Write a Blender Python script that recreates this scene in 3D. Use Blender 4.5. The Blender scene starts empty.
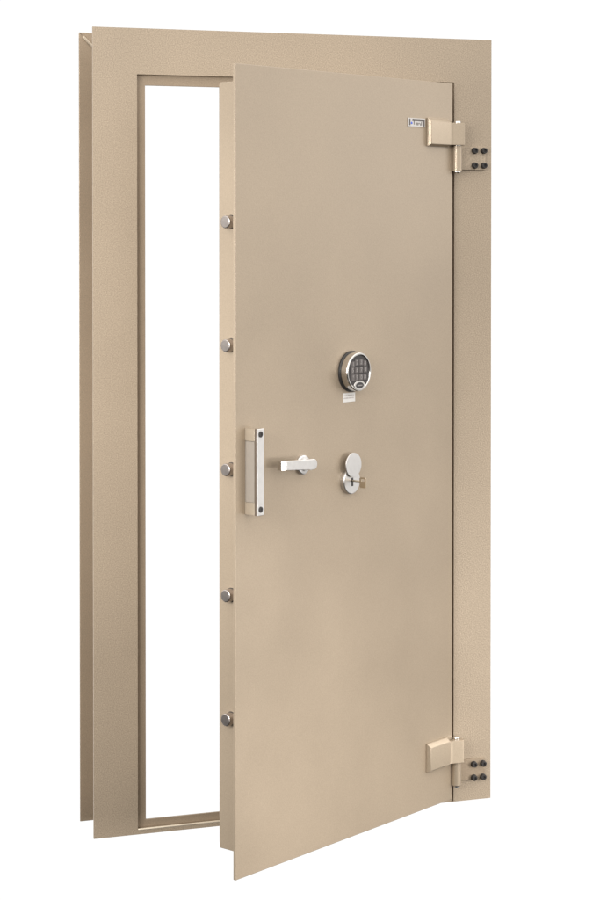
import bpy, bmesh, math
from mathutils import Vector, Matrix

sc = bpy.context.scene
C = bpy.data.collections.new("Collection")
sc.collection.children.link(C)

# ------------------------------------------------------------------ dimensions (metres)
W, H = 1.1242, 2.10            # front architrave outer size
XO, ZO, ZB = 0.1174, 1.9804, 0.0121   # clear rebate: left edge, head, sill
D = 0.1591                     # depth front face -> rear architrave face
HX, HY, TH = 0.9993, -0.0194, 0.5331  # hinge edge of the door face, opening angle
DW, Z0, Z1 = 0.8824, 0.0137, 1.9756   # door panel
PX, PY, PR = 1.0115, -0.0225, 0.0133  # hinge pin

# ------------------------------------------------------------------ materials
def new_mat(name):
    m = bpy.data.materials.new(name); m.use_nodes = True
    nt = m.node_tree
    return m, nt, nt.nodes["Principled BSDF"]

def paint(name, col, grain, speck, rough=0.42, metallic=0.25, scale=330.0):
    """hammer-finish metallic enamel: fine pebbled bump with a faint fleck"""
    m, nt, b = new_mat(name)
    N, L = nt.nodes, nt.links
    tc = N.new("ShaderNodeTexCoord")
    n1 = N.new("ShaderNodeTexNoise"); n1.inputs["Scale"].default_value = scale
    n1.inputs["Detail"].default_value = 2.0; n1.inputs["Roughness"].default_value = 0.6
    n2 = N.new("ShaderNodeTexNoise"); n2.inputs["Scale"].default_value = 3.2
    n2.inputs["Detail"].default_value = 4.0
    v = N.new("ShaderNodeTexVoronoi"); v.inputs["Scale"].default_value = scale * 0.8
    for n in (n1, n2, v): L.new(tc.outputs["Object"], n.inputs["Vector"])
    r1 = N.new("ShaderNodeMapRange"); r1.inputs[1].default_value = 0.3; r1.inputs[2].default_value = 0.7
    r1.inputs[3].default_value = 1 - speck; r1.inputs[4].default_value = 1 + speck
    L.new(n1.outputs["Fac"], r1.inputs[0])
    r2 = N.new("ShaderNodeMapRange"); r2.inputs[1].default_value = 0.3; r2.inputs[2].default_value = 0.7
    r2.inputs[3].default_value = 0.95; r2.inputs[4].default_value = 1.05
    L.new(n2.outputs["Fac"], r2.inputs[0])
    mu = N.new("ShaderNodeMath"); mu.operation = 'MULTIPLY'
    L.new(r1.outputs[0], mu.inputs[0]); L.new(r2.outputs[0], mu.inputs[1])
    vm = N.new("ShaderNodeVectorMath"); vm.operation = 'SCALE'
    vm.inputs[0].default_value = col
    L.new(mu.outputs[0], vm.inputs["Scale"])
    L.new(vm.outputs[0], b.inputs["Base Color"])
    r3 = N.new("ShaderNodeMapRange"); r3.inputs[3].default_value = rough - 0.05; r3.inputs[4].default_value = rough + 0.06
    L.new(n2.outputs["Fac"], r3.inputs[0]); L.new(r3.outputs[0], b.inputs["Roughness"])
    b.inputs["Metallic"].default_value = metallic
    ad = N.new("ShaderNodeMath"); ad.operation = 'ADD'
    L.new(n1.outputs["Fac"], ad.inputs[0]); L.new(v.outputs["Distance"], ad.inputs[1])
    bp = N.new("ShaderNodeBump"); bp.inputs["Strength"].default_value = grain
    bp.inputs["Distance"].default_value = 0.0008
    L.new(ad.outputs[0], bp.inputs["Height"]); L.new(bp.outputs[0], b.inputs["Normal"])
    return m

def metal(name, col, rough, metallic=1.0, bump=0.0, var=0.05):
    m, nt, b = new_mat(name)
    N, L = nt.nodes, nt.links
    tc = N.new("ShaderNodeTexCoord")
    n = N.new("ShaderNodeTexNoise"); n.inputs["Scale"].default_value = 90; n.inputs["Detail"].default_value = 3
    L.new(tc.outputs["Object"], n.inputs["Vector"])
    r = N.new("ShaderNodeMapRange"); r.inputs[3].default_value = max(rough - var, 0.02); r.inputs[4].default_value = rough + var
    L.new(n.outputs["Fac"], r.inputs[0]); L.new(r.outputs[0], b.inputs["Roughness"])
    r2 = N.new("ShaderNodeMapRange"); r2.inputs[3].default_value = 0.93; r2.inputs[4].default_value = 1.05
    L.new(n.outputs["Fac"], r2.inputs[0])
    vm = N.new("ShaderNodeVectorMath"); vm.operation = 'SCALE'; vm.inputs[0].default_value = col
    L.new(r2.outputs[0], vm.inputs["Scale"]); L.new(vm.outputs[0], b.inputs["Base Color"])
    b.inputs["Metallic"].default_value = metallic
    if bump:
        bp = N.new("ShaderNodeBump"); bp.inputs["Strength"].default_value = bump; bp.inputs["Distance"].default_value = 0.0005
        L.new(n.outputs["Fac"], bp.inputs["Height"]); L.new(bp.outputs[0], b.inputs["Normal"])
    return m

PCOL = (0.354, 0.284, 0.208)
M_FRAME = paint("hammered_paint", PCOL, 0.20, 0.25, scale=370)
M_DOOR = paint("fine_hammered_paint", PCOL, 0.11, 0.07, rough=0.35, scale=370)
M_SHADED = paint("shaded_paint", (0.295, 0.228, 0.16), 0.2, 0.12, scale=370)  # the frame paint again, darkened: shade put into the colour
M_CHROME = metal("polished_chrome", (0.66, 0.64, 0.61), 0.20)
M_SATIN = metal("satin_nickel", (0.69, 0.675, 0.66), 0.30)
M_BOLT = metal("brushed_steel", (0.42, 0.38, 0.355), 0.36, bump=0.3)
M_BLACK = metal("black_plastic", (0.022, 0.020, 0.019), 0.45, 0.0)
M_SCREW = metal("black_oxide", (0.022, 0.019, 0.018), 0.55, 0.0)
M_KEYCAP = metal("grey_rubber", (0.11, 0.097, 0.092), 0.6, 0.0, 0.2)
M_FACE = metal("keypad_black", (0.03, 0.025, 0.024), 0.55, 0.0)
M_INK = metal("pale_ink", (0.28, 0.26, 0.25), 0.5, 0.0)
M_DARKINK = metal("dark_ink", (0.10, 0.085, 0.08), 0.5, 0.0)
M_GREYINK = metal("faded_ink", (0.42, 0.38, 0.36), 0.6, 0.0)
M_BLUE = metal("blue_enamel", (0.06, 0.13, 0.62), 0.35, 0.0)
M_PAPER = metal("white_label", (0.66, 0.64, 0.61), 0.6, 0.0)
M_PLATE = metal("silver_plate", (0.50, 0.48, 0.46), 0.4, 0.5)
M_BRASS = metal("key_brass", (0.56, 0.47, 0.35), 0.33)
M_FOOT = metal("foot_steel", (0.42, 0.355, 0.275), 0.42, 0.6)
M_HINGE = paint("hinge_paint", (0.40, 0.325, 0.24), 0.08, 0.06, rough=0.35, metallic=0.4, scale=340)
M_BAR = metal("dark_reflection", (0.13, 0.10, 0.075), 0.42, 0.3)  # dark reflection on the bar's sides, put into the colour
M_BEAD = metal("weld_bead", (0.42, 0.35, 0.265), 0.42, 0.4)
M_LIP = metal("lip_highlight", (0.66, 0.58, 0.46), 0.34, 0.5)  # highlight along the sill edge, painted as a paler colour
M_WEB = metal("dull_steel", (0.27, 0.237, 0.20), 0.5, 0.2)

# ------------------------------------------------------------------ mesh helpers
def T(loc=(0, 0, 0)):
    return Matrix.Translation(Vector(loc))

def add_box(bm, a, b, bev=0.0, seg=2):
    r = bmesh.ops.create_cube(bm, size=1.0)
    vs = r['verts']
    ctr = [(a[i] + b[i]) / 2 for i in range(3)]; sz = [abs(b[i] - a[i]) for i in range(3)]
    for v in vs:
        v.co = Vector((ctr[i] + v.co[i] * sz[i] for i in range(3)))
    if bev:
        es = list({e for v in vs for e in v.link_edges})
        bmesh.ops.bevel(bm, geom=es, offset=bev, segments=seg, affect='EDGES', profile=0.5)

def add_hull(bm, lo, hi, bev=0.0, seg=2):
    """solid between two matching polygons"""
    A = [bm.verts.new(p) for p in lo]; B = [bm.verts.new(p) for p in hi]
    n = len(A); fs = [bm.faces.new(A[::-1]), bm.faces.new(B)]
    for i in range(n):
        j = (i + 1) % n
        fs.append(bm.faces.new((A[i], A[j], B[j], B[i])))
    bmesh.ops.recalc_face_normals(bm, faces=fs)
    if bev:
        es = list({e for f in fs for e in f.edges})
        bmesh.ops.bevel(bm, geom=es, offset=bev, segments=seg, affect='EDGES', profile=0.5)

def add_lathe(bm, prof, origin, axis, seg=40, sx=1.0):
    """profile [(radius, height)] revolved about axis at origin"""
    ax = Vector(axis).normalized()
    up = Vector((0, 0, 1)) if abs(ax.z) < 0.9 else Vector((1, 0, 0))
    e1 = up.cross(ax).normalized(); e2 = ax.cross(e1)
    o = Vector(origin); rings = []
    for r, h in prof:
        if r < 1e-6:
            rings.append([bm.verts.new(o + ax * h)])
        else:
            rings.append([bm.verts.new(o + ax * h + e1 * (r * sx * math.cos(2 * math.pi * k / seg)) + e2 * (r * math.sin(2 * math.pi * k / seg))) for k in range(seg)])
    fs = []
    for p, q in zip(rings, rings[1:]):
        for k in range(seg):
            j = (k + 1) % seg
            if len(p) == 1 and len(q) == 1: continue
            if len(p) == 1: fs.append(bm.faces.new((p[0], q[j], q[k])))
            elif len(q) == 1: fs.append(bm.faces.new((p[k], p[j], q[0])))
            else: fs.append(bm.faces.new((p[k], p[j], q[j], q[k])))
    bmesh.ops.recalc_face_normals(bm, faces=fs)

def disc(r, h0, h1, c=0.001):
    return [(0, h0), (r, h0), (r, h1 - c), (r - c * 0.35, h1 - c * 0.35), (r - c, h1), (0, h1)]

def add_ring_plate(bm, outer, inner, y0, y1, bev=0.0, seg=2):
    """rectangular ring in the xz plane; outer/inner = (x0, z0, x1, z1)"""
    def pts(r, y): return [(r[0], y, r[1]), (r[2], y, r[1]), (r[2], y, r[3]), (r[0], y, r[3])]
    o0 = [bm.verts.new(p) for p in pts(outer, y0)]; i0 = [bm.verts.new(p) for p in pts(inner, y0)]
    o1 = [bm.verts.new(p) for p in pts(outer, y1)]; i1 = [bm.verts.new(p) for p in pts(inner, y1)]
    fs = []
    for k in range(4):
        j = (k + 1) % 4
        fs.append(bm.faces.new((o0[k], o0[j], i0[j], i0[k])))
        fs.append(bm.faces.new((o1[j], o1[k], i1[k], i1[j])))
        fs.append(bm.faces.new((o0[j], o0[k], o1[k], o1[j])))
        fs.append(bm.faces.new((i0[k], i0[j], i1[j], i1[k])))
    bmesh.ops.recalc_face_normals(bm, faces=fs)
    if bev:
        es = []
        for k in range(4):
            j = (k + 1) % 4
            for a, b in ((o0[k], o0[j]), (i0[k], i0[j]), (o1[k], o1[j]), (i1[k], i1[j])):
                es.append(bm.edges.get((a, b)))
        bmesh.ops.bevel(bm, geom=es, offset=bev, segments=seg, affect='EDGES', profile=0.5)

def add_capsule(bm, p, q, r, seg=12):
    p, q = Vector(p), Vector(q); L = (q - p).length
    prof = [(0, -r)] + [(r * math.cos(a), r * math.sin(a)) for a in [-1.2, -0.8, -0.4, 0]]
    prof += [(r * math.cos(a), L + r * math.sin(a)) for a in [0, 0.4, 0.8, 1.2]] + [(0, L + r)]
    add_lathe(bm, prof, p, q - p, seg)

def add_text(bm, s, M, size, depth=0.0003):
    cu = bpy.data.curves.new("glyph", 'FONT'); cu.body = s; cu.size = size
    cu.align_x = 'CENTER'; cu.align_y = 'CENTER'; cu.extrude = depth
    o = bpy.data.objects.new("glyph", cu); C.objects.link(o)
    bpy.context.view_layer.update()
    me = bpy.data.meshes.new_from_object(o.evaluated_get(bpy.context.evaluated_depsgraph_get()))
    me.transform(M)
    bm.from_mesh(me)
    bpy.data.objects.remove(o); bpy.data.curves.remove(cu); bpy.data.meshes.remove(me)

def obj(name, bm, mat, parent=None, angle=14):
    me = bpy.data.meshes.new(name)
    bm.to_mesh(me); bm.free()
    me.materials.append(mat)
    me.polygons.foreach_set("use_smooth", [True] * len(me.polygons))
    me.set_sharp_from_angle(angle=math.radians(angle))
    o = bpy.data.objects.new(name, me); C.objects.link(o)
    if parent: o.parent = parent
    return o

BM = bmesh.new

# door-local frame: s from the hinge edge towards the free edge, n out of the face, z up
ct, st = math.cos(TH), math.sin(TH)
DV = Vector((-ct, -st, 0)); NV = Vector((st, -ct, 0))
def dp(s, n, z): return Vector((HX, HY, 0)) + DV * s + NV * n + Vector((0, 0, z))
MD = Matrix(((-ct, st, 0, HX), (-st, -ct, 0, HY), (0, 0, 1, 0), (0, 0, 0, 1)))   # (s, n, z) -> world
def dbox(bm, a, b, bev=0.0, seg=2):
    t = BM(); add_box(t, a, b, bev, seg)
    t.transform(MD); bmesh.ops.recalc_face_normals(t, faces=t.faces[:])
    me = bpy.data.meshes.new("t"); t.to_mesh(me); t.free(); bm.from_mesh(me); bpy.data.meshes.remove(me)
# lettering on the door face: text x runs with -s, text y with z, text z with n
def MT(s, n, z):
    o = dp(s, n, z)
    return Matrix(((ct, 0, st, o.x), (st, 0, -ct, o.y), (0, 1, 0, o.z), (0, 0, 0, 1)))

# ------------------------------------------------------------------ the vault door: one thing
root = bpy.data.objects.new("vault_door", None); C.objects.link(root)
root["label"] = "beige hammered steel vault door standing half open in its tall matching frame"
root["category"] = "vault door"

# frame: front architrave with the rebate behind it
GAP = 0.0060          # hinge-side clearance
bm = BM()
# the clearance slot on the hinge side runs down through the sill strip
oc = [(0, 0), (W, 0), (W, H), (0, H)]
ic = [(XO, ZB), (W - XO - 0.001, ZB), (W - XO - 0.001, 0.0015), (W - XO + GAP, 0.0015), (W - XO + GAP, ZO), (XO, ZO)]
loops = {}
for y in (0.0, 0.006):
    for key, pts in (("o", oc), ("i", ic)):
        loops[key, y] = [bm.verts.new((x, y, z)) for x, z in pts]
rim = []
for y in (0.0, 0.006):
    es = []
    for key in "oi":
        v = loops[key, y]
        es += [bm.edges.new((v[k], v[(k + 1) % len(v)])) for k in range(len(v))]
    rim += es
    bmesh.ops.triangle_fill(bm, edges=es, use_beauty=True)
for key in "oi":
    a, b = loops[key, 0.0], loops[key, 0.006]
    for k in range(len(a)):
        j = (k + 1) % len(a)
        bm.faces.new((a[k], a[j], b[j], b[k]))
bmesh.ops.recalc_face_normals(bm, faces=bm.faces[:])
bmesh.ops.dissolve_limit(bm, angle_limit=0.01, verts=bm.verts[:], edges=[e for e in bm.edges if e.is_manifold and len(e.link_faces) == 2 and abs(e.calc_face_angle(0)) < 0.01])
frame = obj("frame", bm, M_FRAME, root)

SY = 0.013                                     # depth of the door rebate
SX, SZ1, SZ0 = 0.1425, 1.9524, 0.0340           # clear opening inside the stop
bm = BM()
add_ring_plate(bm, (XO - 0.004, 0.0012, W - XO + GAP + 0.004, ZO + 0.004), (XO, ZB, W - XO + GAP, ZO), 0.0055, SY + 0.004)
obj("rebate", bm, M_SHADED, frame)
bm = BM()
add_ring_plate(bm, (XO - 0.001, ZB - 0.001, W - XO + GAP + 0.001, ZO + 0.001), (SX, SZ0, W - SX, SZ1), SY, SY + 0.006, 0.001)
obj("door_stop", bm, M_SHADED, frame)
# rolled threshold lip along the sill
bm = BM()
add_capsule(bm, (XO + 0.003, 0.002, ZB + 0.0002), (W - XO - 0.005, 0.002, ZB + 0.0002), 0.0030)
obj("threshold", bm, M_LIP, frame, 40)

# rear architrave: two uprights and a head joined at welded mitres, tied to the front by liners
def zx(pts, y0, y1, bm, bev=0.0008):
    add_hull(bm, [(x, y0, z) for x, z in pts], [(x, y1, z) for x, z in pts], bev)
RI, RT = 0.148, 1.968
bm = BM()
g = 0.0004
zx([(0, 0), (RI, 0), (RI, RT - g), (0, H - g)], D, D + 0.005, bm)
zx([(W, 0), (W, H - g), (W - RI, RT - g), (W - RI, 0)], D, D + 0.005, bm)
zx([(g, H), (RI + g, RT), (W - RI - g, RT), (W - g, H)], D, D + 0.005, bm)
rear = obj("rear_frame", bm, M_SHADED, root)
bm = BM()
add_box(bm, (XO - 0.009, 0.0065, 0.001), (XO - 0.0045, D - 0.0005, ZO + 0.02))
add_box(bm, (W - XO + 0.0045, 0.0065, 0.001), (W - XO + 0.009, D - 0.0005, ZO + 0.02))
add_box(bm, (XO - 0.004, 0.0065, ZO + 0.0205), (W - XO + 0.004, D - 0.0005, ZO + 0.025))
obj("wall_liner", bm, M_SHADED, rear)
for s in (0, 1):
    bm = BM()
    f = (lambda x: W - x) if s else (lambda x: x)
    add_capsule(bm, (f(0.013), D - 0.0005, 2.0865), (f(0.060), D - 0.0005, 2.0395), 0.0042, 14)
    obj("weld", bm, M_BEAD, rear, 45)

# door leaf: face panel and the bolt case behind it
bm = BM()
dbox(bm, (0, -0.008, Z0), (DW, 0, Z1), 0.0013)
panel = obj("door_panel", bm, M_DOOR, root)
bm = BM()
BT, BS = 0.100, 0.040
g0 = [(BS, Z0 + 0.052), (DW - BS, Z0 + 0.052), (DW - BS, Z1 - 0.0395), (BS, Z1 - 0.0395)]
def inset(p, k):
    return [(p[0][0] + k, p[0][1] + k), (p[1][0] - k, p[1][1] + k), (p[2][0] - k, p[2][1] - k), (p[3][0] + k, p[3][1] - k)]
rings = [(g0, -0.0082), (g0, -BT + 0.012), (inset(g0, 0.011), -BT)]
vs = [[bm.verts.new(dp(s, n, z)) for s, z in p] for p, n in rings]
bm.faces.new(vs[0]); bm.faces.new(vs[2])
for a, b in zip(vs, vs[1:]):
    for k in range(4): bm.faces.new((a[k], a[(k + 1) % 4], b[(k + 1) % 4], b[k]))
bmesh.ops.recalc_face_normals(bm, faces=bm.faces[:])
bmesh.ops.bevel(bm, geom=bm.edges[:], offset=0.0012, segments=2, affect='EDGES', profile=0.5)
case = obj("bolt_case", bm, M_DOOR, panel)

# locking bolts: one mesh shared by five
first = None
for z in (1.5966, 1.2976, 0.9965, 0.6909, 0.3893):
    if first is None:
        bm = BM()
        o = Vector((0, 0, 0))
        add_lathe(bm, [(0, -0.01), (0.0155, -0.01), (0.0155, 0.0), (0.0155, 0.0195), (0.0148, 0.0212), (0.0132, 0.0222), (0, 0.0224)], o, DV, 40)
        first = obj("locking_bolt", bm, M_BOLT, root)
        b = first
        bm = BM()
        add_lathe(bm, [(0.0156, 0.0003), (0.0170, 0.0003), (0.0174, -0.001), (0.0158, -0.001)], o, DV, 40)
        ring0 = obj("bolt_shadow", bm, M_SCREW, first)  # dark ring that paints the shadow at the bolt's base
        r_ = ring0
    else:
        b = first.copy(); C.objects.link(b); b.parent = root
        r_ = ring0.copy(); C.objects.link(r_); r_.parent = b
    b.location = dp(DW - BS, -0.050, z)

# pull handle
hs0, hs1, hz0, hz1, ho = 0.8250, 0.8499, 0.8915, 1.1005, 0.041
bm = BM()
dbox(bm, (hs0, 0.0380, hz0), (hs1, ho, hz1), 0.0010)
handle = obj("pull_handle", bm, M_SATIN, root)
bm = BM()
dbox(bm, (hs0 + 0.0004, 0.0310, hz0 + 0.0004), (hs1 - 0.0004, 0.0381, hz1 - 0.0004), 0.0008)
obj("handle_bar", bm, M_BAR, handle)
for a, b in ((hz0, hz0 + 0.031), (hz1 - 0.031, hz1)):
    bm = BM(); dbox(bm, (hs0 + 0.0006, 0.0, a + 0.0005), (hs1 - 0.0006, 0.0312, b - 0.0005), 0.0008)
    obj("handle_foot", bm, M_FOOT, handle)
bm = BM(); dbox(bm, (hs0 + 0.004, 0.0004, hz0 + 0.0312), (hs1 - 0.0022, 0.0308, hz1 - 0.0312))
obj("handle_web", bm, M_WEB, handle)
for z in (hz0 + 0.0145, hz1 - 0.0135):
    bm = BM()
    add_lathe(bm, [(0, ho - 0.002), (0.0074, ho - 0.002), (0.0074, ho + 0.0010), (0.0066, ho + 0.0016), (0.0038, ho + 0.0016), (0.0038, ho + 0.0004), (0, ho + 0.0004)], dp((hs0 + hs1) / 2, 0, z), NV, 28)
    obj("screw", bm, M_SCREW, handle)

# lever handle
lc = (0.637, 0.9925)
bm = BM()
lv = 0.0133
def lever_outline(n):
    pts = []
    for k in range(13):
        a = -math.pi / 2 + math.pi * k / 12
        pts.append(dp(lc[0] - lv * math.cos(a) , n, lc[1] + 0.004 + lv * math.sin(a)))
    e = 0.742
    pts += [dp(e, n, lc[1] + 0.010 + lv * 0.86), dp(e, n, lc[1] + 0.010 - lv * 0.86)]
    return pts
lo, hi = lever_outline(0.031), lever_outline(0.040)
add_hull(bm, lo, hi, 0.0012)
lever = obj("lever_handle", bm, M_SATIN, root)
bm = BM()
add_hull(bm, [dp(0.7425, 0.029, lc[1] + 0.0215), dp(0.7425, 0.029, lc[1] - 0.0015), dp(0.7425, 0.0395, lc[1] - 0.0015), dp(0.7425, 0.0395, lc[1] + 0.0215)],
         [dp(0.757, 0.024, lc[1] + 0.0215), dp(0.757, 0.024, lc[1] - 0.0010), dp(0.757, 0.0362, lc[1] - 0.0010), dp(0.757, 0.0362, lc[1] + 0.0215)], 0.0010)
obj("lever_tip", bm, M_CHROME, lever)
bm = BM()
add_lathe(bm, [(0, 0), (0.0247, 0), (0.0247, 0.005), (0.0236, 0.0072), (0.0215, 0.0085), (0.0150, 0.0090), (0.0140, 0.0095), (0.0118, 0.012), (0.0115, 0.0309), (0, 0.0309)], dp(lc[0], 0, lc[1]), NV, 48)
obj("rosette", bm, M_SATIN, lever)

# electronic keypad lock
kc, kz = 0.4418, 1.2142
bm = BM()
add_lathe(bm, [(0, 0), (0.0527, 0), (0.0527, 0.0045), (0.0515, 0.006), (0, 0.006)], dp(kc, 0, kz), NV, 64)
keypad = obj("keypad_lock", bm, M_BLACK, root)
bm = BM()
add_lathe(bm, [(0.046, 0.0061), (0.0492, 0.0061), (0.0495, 0.010), (0.0495, 0.0255), (0.0488, 0.0272), (0.0472, 0.0282), (0.0450, 0.0282), (0.0432, 0.0272), (0.0424, 0.0250), (0.040, 0.0250)], dp(kc, 0, kz), NV, 72)
obj("keypad_housing", bm, M_CHROME, keypad)
bm = BM()
add_lathe(bm, [(0, 0.0062), (0.0425, 0.0062), (0.0425, 0.0251), (0.0415, 0.0256), (0, 0.0256)], dp(kc, 0, kz), NV, 64)
obj("keypad_face", bm, M_FACE, keypad)
rows = [(0.0240, "1234"), (0.0050, "5678"), (-0.0142, "*90#")]
for r_i, (dz, chars) in enumerate(rows):
    for i, chx in enumerate(chars):
        out = i in (0, 3)
        s = kc + (1.5 - i) * (0.0172 if not (out and r_i != 1) else 0.0160)
        z = kz + dz - (0.0035 if out and r_i == 0 else 0) + (0.0005 if out and r_i == 2 else 0)
        hw = 0.0072 if not out else 0.0064
        kh = 0.0160 if not (out and r_i == 0) else 0.0135
        bm = BM(); dbox(bm, (s - hw, 0.0252, z - kh * 0.5), (s + hw, 0.0274, z + kh * 0.5), 0.0009)
        obj("key_button", bm, M_KEYCAP, keypad)
        bm = BM(); add_text(bm, chx, MT(s, 0.0276, z), 0.0145, 0.0002)
        obj("digit", bm, M_INK, keypad)
# oval badge at the foot of the keypad
bm = BM()
add_lathe(bm, [(0, 0.0253), (0.0118, 0.0253), (0.0118, 0.0281), (0.0112, 0.0290), (0.0080, 0.0290), (0.0076, 0.0283), (0, 0.0283)], dp(kc, 0, kz - 0.0345), NV, 56, 1.95)
obj("badge_rim", bm, M_CHROME, keypad)
bm = BM()
add_lathe(bm, [(0, 0.0284), (0.0076, 0.0284), (0.0070, 0.0291), (0, 0.0292)], dp(kc, 0, kz - 0.0345), NV, 48, 2.3)
obj("badge", bm, M_BLACK, keypad)
bm = BM()
for i in range(5):
    dbox(bm, (kc - 0.0095 + i * 0.0040, 0.0291, kz - 0.0362), (kc - 0.0066 + i * 0.0040, 0.0295, kz - 0.0330))
obj("badge_mark", bm, M_INK, keypad)

# small printed sticker below the keypad
bm = BM(); dbox(bm, (0.4255, 0.0002, 1.1365), (0.4752, 0.0009, 1.1597), 0.0002, 1)
sticker = obj("label_sticker", bm, M_PAPER, root)
bm = BM()
import random
random.seed(4)
for z, hh in ((1.1535, 0.0026), (1.1466, 0.0032)):
    s = 0.4715
    while s > 0.432:
        w = random.uniform(0.0015, 0.0038)
        dbox(bm, (s - w, 0.00085, z - hh / 2), (s, 0.0012, z + hh / 2))
        s -= w + random.uniform(0.0008, 0.0024)
obj("print", bm, M_GREYINK, sticker)

# maker's plate near the top hinge
bm = BM(); dbox(bm, (0.1278, 0.0002, 1.8512), (0.2030, 0.0022, 1.8745), 0.0004, 1)
plate = obj("nameplate", bm, M_PLATE, root)
bm = BM()
def bar(s0, z0, s1, z1): dbox(bm, (min(s0, s1), 0.0020, z0), (max(s0, s1), 0.0026, z1))
bar(0.1985, 1.8545, 0.1935, 1.8722)
bar(0.1845, 1.8662, 0.1372, 1.8722)
bar(0.1370, 1.8532, 0.1310, 1.8718)
for s, a, b in ((0.1785, 1.8565, 1.8680), (0.1705, 1.8565, 1.8620), (0.1655, 1.8555, 1.8625), (0.1610, 1.8555, 1.8625), (0.1560, 1.8585, 1.8625), (0.1500, 1.8550, 1.8610), (0.1455, 1.8560, 1.8650)):
    bar(s, a, s - 0.0024, b)
obj("emblem_bars", bm, M_DARKINK, plate)
bm = BM()
add_lathe(bm, [(0, 0.0020), (0.0036, 0.0020), (0.0033, 0.0027), (0, 0.0027)], dp(0.1880, 0, 1.8607), NV, 24)
obj("emblem_dot", bm, M_BLUE, plate, 30)

# key lock: round escutcheon, cover swung straight up
ec, ez = 0.4505, 0.9340
bm = BM(); add_lathe(bm, [(0, 0), (0.0335, 0), (0.0335, 0.0085), (0.0328, 0.0105), (0.0312, 0.0116), (0, 0.0116)], dp(ec, 0, ez), NV, 56)
lock = obj("key_lock", bm, M_SATIN, root)
bm = BM(); add_lathe(bm, [(0, 0.0130), (0.0310, 0.0130), (0.0316, 0.0140), (0.0316, 0.0158), (0.0308, 0.0168), (0, 0.0170)], dp(ec, 0, ez + 0.0415), NV, 56)
obj("lock_cover", bm, M_SATIN, lock)
bm = BM(); dbox(bm, (ec - 0.0042, 0.0110, ez - 0.0130), (ec + 0.0042, 0.01185, ez + 0.0085), 0.0003, 1)
obj("keyhole", bm, M_SCREW, lock)

# hinges
for zt, zb_, kb in ((1.878, 1.8015, 1.737), (0.1905, 0.1125, 0.0530)):
    zf1, zf0 = zt - 0.0105, zb_ + 0.0055
    of = 0.0145
    # block welded to the door, chamfered towards its face
    bm = BM()
    add_hull(bm, [dp(0.119, 0.0002, zb_), dp(0.022, 0.0002, zb_), dp(0.022, 0.0002, zt), dp(0.119, 0.0002, zt)],
             [dp(0.119, 0.0055, zb_), dp(0.024, 0.0055, zb_), dp(0.024, 0.0055, zt), dp(0.119, 0.0055, zt)], 0.0008)
    bmb = BM()
    add_hull(bmb, [dp(0.1188, 0.0053, zb_ + 0.0003), dp(0.030, 0.0053, zb_ + 0.0003), dp(0.030, 0.0053, zt - 0.0003), dp(0.1188, 0.0053, zt - 0.0003)],
             [dp(0.1155, of, zf0), dp(0.0255, of, zf0), dp(0.0255, of, zf1), dp(0.1155, of, zf1)], 0.0012)
    me = bpy.data.meshes.new("t"); bmb.to_mesh(me); bmb.free(); bm.from_mesh(me); bpy.data.meshes.remove(me)
    # strap bending round to the pin
    K = dp(0.0226, of, 0)
    YF = K.y
    pl = [(dp(0.050, of - 0.0004, 0).x, dp(0.050, of - 0.0004, 0).y), (dp(0.027, of - 0.0004, 0).x, dp(0.027, of - 0.0004, 0).y), (K.x + 0.004, YF), (PX + PR - 0.003, YF), (PX + PR + 0.0010, YF + 0.0012), (PX + PR + 0.0022, YF + 0.006),
          (PX + PR + 0.0018, PY), (PX + PR * 0.75, PY + PR * 0.75), (PX, PY + PR + 0.0005), (PX - PR * 0.8, PY + PR * 0.5), (dp(0.010, 0.004, 0).x, dp(0.010, 0.004, 0).y), (dp(0.050, 0.004, 0).x, dp(0.050, 0.004, 0).y)]
    bmb = BM()
    add_hull(bmb, [(x, y, zf0 + 0.0002) for x, y in pl], [(x, y, zf1 - 0.0002) for x, y in pl], 0.0009)
    me = bpy.data.meshes.new("t"); bmb.to_mesh(me); bmb.free(); bm.from_mesh(me); bpy.data.meshes.remove(me)
    hinge = obj("hinge", bm, M_HINGE, root)
    # knuckle on the frame side
    bm = BM()
    add_lathe(bm, [(0, kb), (PR - 0.0008, kb), (PR, kb + 0.0008), (PR, zf0 - 0.0016), (PR - 0.0006, zf0 - 0.001), (0, zf0 - 0.001)], (PX, PY, 0), (0, 0, 1), 40)
    obj("knuckle", bm, M_HINGE, hinge)
    bm = BM()
    add_lathe(bm, [(0, kb - 0.006), (0.0070, kb - 0.006), (0.0100, kb - 0.003), (0.0100, zt - 0.007), (0.0094, zt - 0.0052), (0.006, zt - 0.0042), (0, zt - 0.004)], (PX, PY, 0), (0, 0, 1), 36)
    obj("hinge_pin", bm, M_CHROME, hinge)
    # bracket bolted to the frame face
    bm = BM()
    add_box(bm, (PX - 0.002, -0.0068, kb + 0.004), (1.1035, -0.0002, zf0 - 0.003), 0.0010)
    obj("hinge_bracket", bm, M_FRAME if zt > 1 else M_SHADED, hinge)  # lower bracket takes the shade-darkened paint
    zc = (kb + zf0) / 2 + (0.0015 if zt > 1 else -0.003)
    dzb = 0.0204 if zt > 1 else 0.0185
    for bx_ in (1.0700, 1.0975):
        for dz in (-dzb, dzb):
            bm = BM()
            hd = 0.0120
            add_lathe(bm, [(0, 0.0069), (0.0088, 0.0069), (0.0088, 0.0080), (0.0080, 0.0082), (0.0078, 0.0165), (0.0068, 0.0178), (0.0042, 0.0178), (0.0040, 0.0140), (0, 0.0140)], (bx_, 0, zc + dz), (0, -1, 0), 28)
            obj("hinge_bolt", bm, M_SCREW, hinge)

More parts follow.
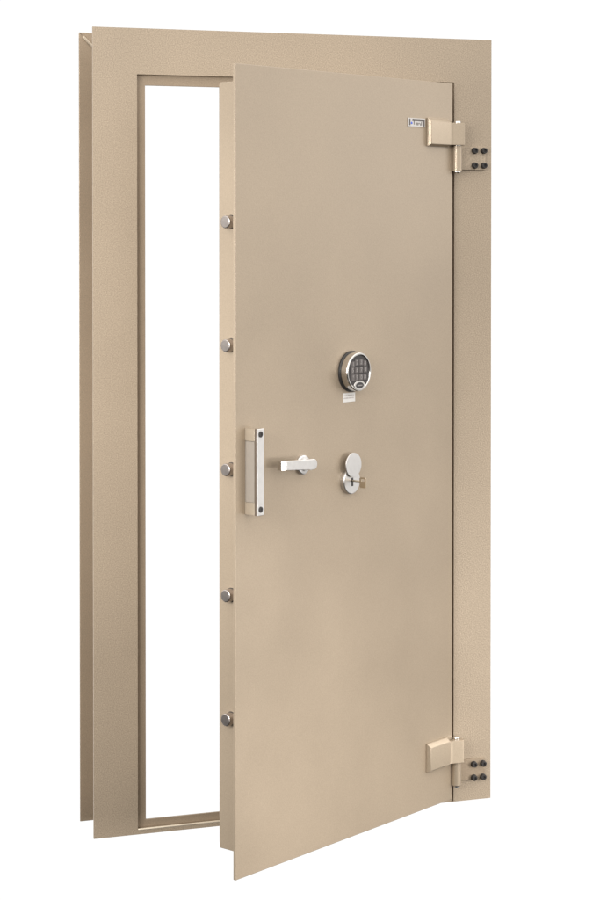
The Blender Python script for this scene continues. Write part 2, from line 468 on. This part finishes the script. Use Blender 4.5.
# ------------------------------------------------------------------ the key standing in the lock
kroot = bpy.data.objects.new("key", None); C.objects.link(kroot)
kroot.location = dp(ec - 0.001, 0.0116, ez + 0.001)
kroot["label"] = "small brass key sticking out of the round keyhole below the swung-up cover"
kroot["category"] = "key"
def rel(o):
    o.parent = kroot; o.matrix_parent_inverse = Matrix.Translation(-kroot.location)
bm = BM()
add_lathe(bm, [(0, 0.006), (0.0024, 0.006), (0.0024, 0.037), (0, 0.037)], dp(ec - 0.001, 0, ez + 0.001), NV, 20)
rel(obj("shank", bm, M_BRASS, None, 30))
bm = BM()
# bow: flat plate with a slot, standing in the n-z plane
cs, cz = ec - 0.001, ez - 0.0015
o_ = [(0.035, -0.0105), (0.038, -0.0135), (0.0535, -0.0135), (0.0560, -0.0105), (0.0560, 0.0105), (0.0535, 0.0135), (0.038, 0.0135), (0.035, 0.0105)]
i_ = [(0.0405, 0.0040), (0.0415, 0.0030), (0.0505, 0.0030), (0.0515, 0.0040), (0.0515, 0.0085), (0.0505, 0.0095), (0.0415, 0.0095), (0.0405, 0.0085)]
A = [[bm.verts.new(dp(cs + q, n, cz + z)) for n, z in o_] for q in (-0.0012, 0.0012)]
B = [[bm.verts.new(dp(cs + q, n, cz + z)) for n, z in i_] for q in (-0.0012, 0.0012)]
for k in range(8):
    j = (k + 1) % 8
    bm.faces.new((A[0][k], A[0][j], B[0][j], B[0][k])); bm.faces.new((A[1][j], A[1][k], B[1][k], B[1][j]))
    bm.faces.new((A[0][j], A[0][k], A[1][k], A[1][j])); bm.faces.new((B[0][k], B[0][j], B[1][j], B[1][k]))
bmesh.ops.recalc_face_normals(bm, faces=bm.faces[:])
rel(obj("bow", bm, M_BRASS))

# ------------------------------------------------------------------ camera
cam = bpy.data.cameras.new("camera"); co = bpy.data.objects.new("camera", cam); C.objects.link(co)
co.location = (-1.147, -4.9526, 1.586)
YAW = 0.3322
co.rotation_euler = (math.pi / 2 - 0.0152, 0, -YAW)
cam.sensor_width = 36; cam.sensor_fit = 'AUTO'
cam.lens = 1962.26 / 900 * 36
cam.shift_x = 1.14 / 900
cam.shift_y = -(450 - 256.17) / 900
cam.clip_start = 0.05; cam.clip_end = 200
sc.camera = co

# ------------------------------------------------------------------ studio light
world = bpy.data.worlds.new("World"); sc.world = world; world.use_nodes = True
nt = world.node_tree; N, L = nt.nodes, nt.links
bg = N["Background"]; bg.inputs["Strength"].default_value = 1.0
tc = N.new("ShaderNodeTexCoord")
dot = N.new("ShaderNodeVectorMath"); dot.operation = 'DOT_PRODUCT'
dot.inputs[1].default_value = (math.sin(YAW), math.cos(YAW), 0)
L.new(tc.outputs["Generated"], dot.inputs[0])
mr = N.new("ShaderNodeMapRange"); mr.interpolation_type = 'SMOOTHSTEP'
mr.inputs[1].default_value = 0.15; mr.inputs[2].default_value = 0.70
L.new(dot.outputs["Value"], mr.inputs[0])
sep = N.new("ShaderNodeSeparateXYZ"); L.new(tc.outputs["Generated"], sep.inputs[0])
mz = N.new("ShaderNodeMapRange"); mz.interpolation_type = 'SMOOTHSTEP'
mz.inputs[1].default_value = -0.28; mz.inputs[2].default_value = 0.35
L.new(sep.outputs["Z"], mz.inputs[0])
room = N.new("ShaderNodeMix"); room.data_type = 'RGBA'
room.inputs[6].default_value = (0.004, 0.003, 0.002, 1)     # dim studio floor
room.inputs[7].default_value = (2.02, 1.965, 1.90, 1)       # studio walls and ceiling
L.new(mz.outputs[0], room.inputs[0])
mix = N.new("ShaderNodeMix"); mix.data_type = 'RGBA'
mix.inputs[7].default_value = (1.05, 1.05, 1.05, 1)        # white seamless backdrop
L.new(mr.outputs[0], mix.inputs[0]); L.new(room.outputs[2], mix.inputs[6])
L.new(mix.outputs[2], bg.inputs["Color"])

def offscreen_light(name, loc, target, w, h, power, col=(1, 0.96, 0.90), spread=180):
    l = bpy.data.lights.new(name, 'AREA'); l.shape = 'RECTANGLE'; l.size = w; l.size_y = h
    l.energy = power; l.color = col; l.spread = math.radians(spread)
    o = bpy.data.objects.new(name, l); C.objects.link(o); o.location = loc
    o.rotation_euler = (Vector(target) - Vector(loc)).to_track_quat('-Z', 'Y').to_euler()
    return o
offscreen_light("offscreen_light", (3.9, -0.75, 2.4), (0.6, -0.25, 1.7), 1.8, 2.0, 12.5, (1, 0.97, 0.94))
offscreen_light("offscreen_light", (3.9, -0.75, 1.0), (0.6, -0.25, 0.6), 1.8, 2.0, 5, (1, 0.97, 0.94))  # added at lower right to lift the lower door
offscreen_light("offscreen_light", (2.2, -4.6, 2.2), (0.5, -0.1, 1.4), 2.2, 2.2, 4.5, (1, 0.97, 0.94), spread=110)  # added front fill over frame and door, out of view
offscreen_light("offscreen_light", (3.0, -2.6, 0.2), (0.28, -0.44, -0.15), 1.4, 1.0, 11, (1, 0.97, 0.94), spread=55)  # added low lamp that brightens the foot of the door
offscreen_light("offscreen_light", (-2.6, -3.4, 2.3), (0.05, 0.0, 1.17), 1.0, 1.0, 7.5, (1, 0.985, 0.965), spread=44)  # added left fill, beam narrowed so the frame darkens downwards
offscreen_light("offscreen_light", (-3.2, -2.2, 1.6), (0.1, 0.0, 1.20), 1.0, 1.0, 11.5, (1, 0.985, 0.965), spread=50)  # second added left fill, likewise fading towards the sill

sc.view_settings.view_transform = 'Standard'; sc.view_settings.look = 'None'
sc.view_settings.exposure = 0; sc.view_settings.gamma = 1
sc.render.engine = 'CYCLES'
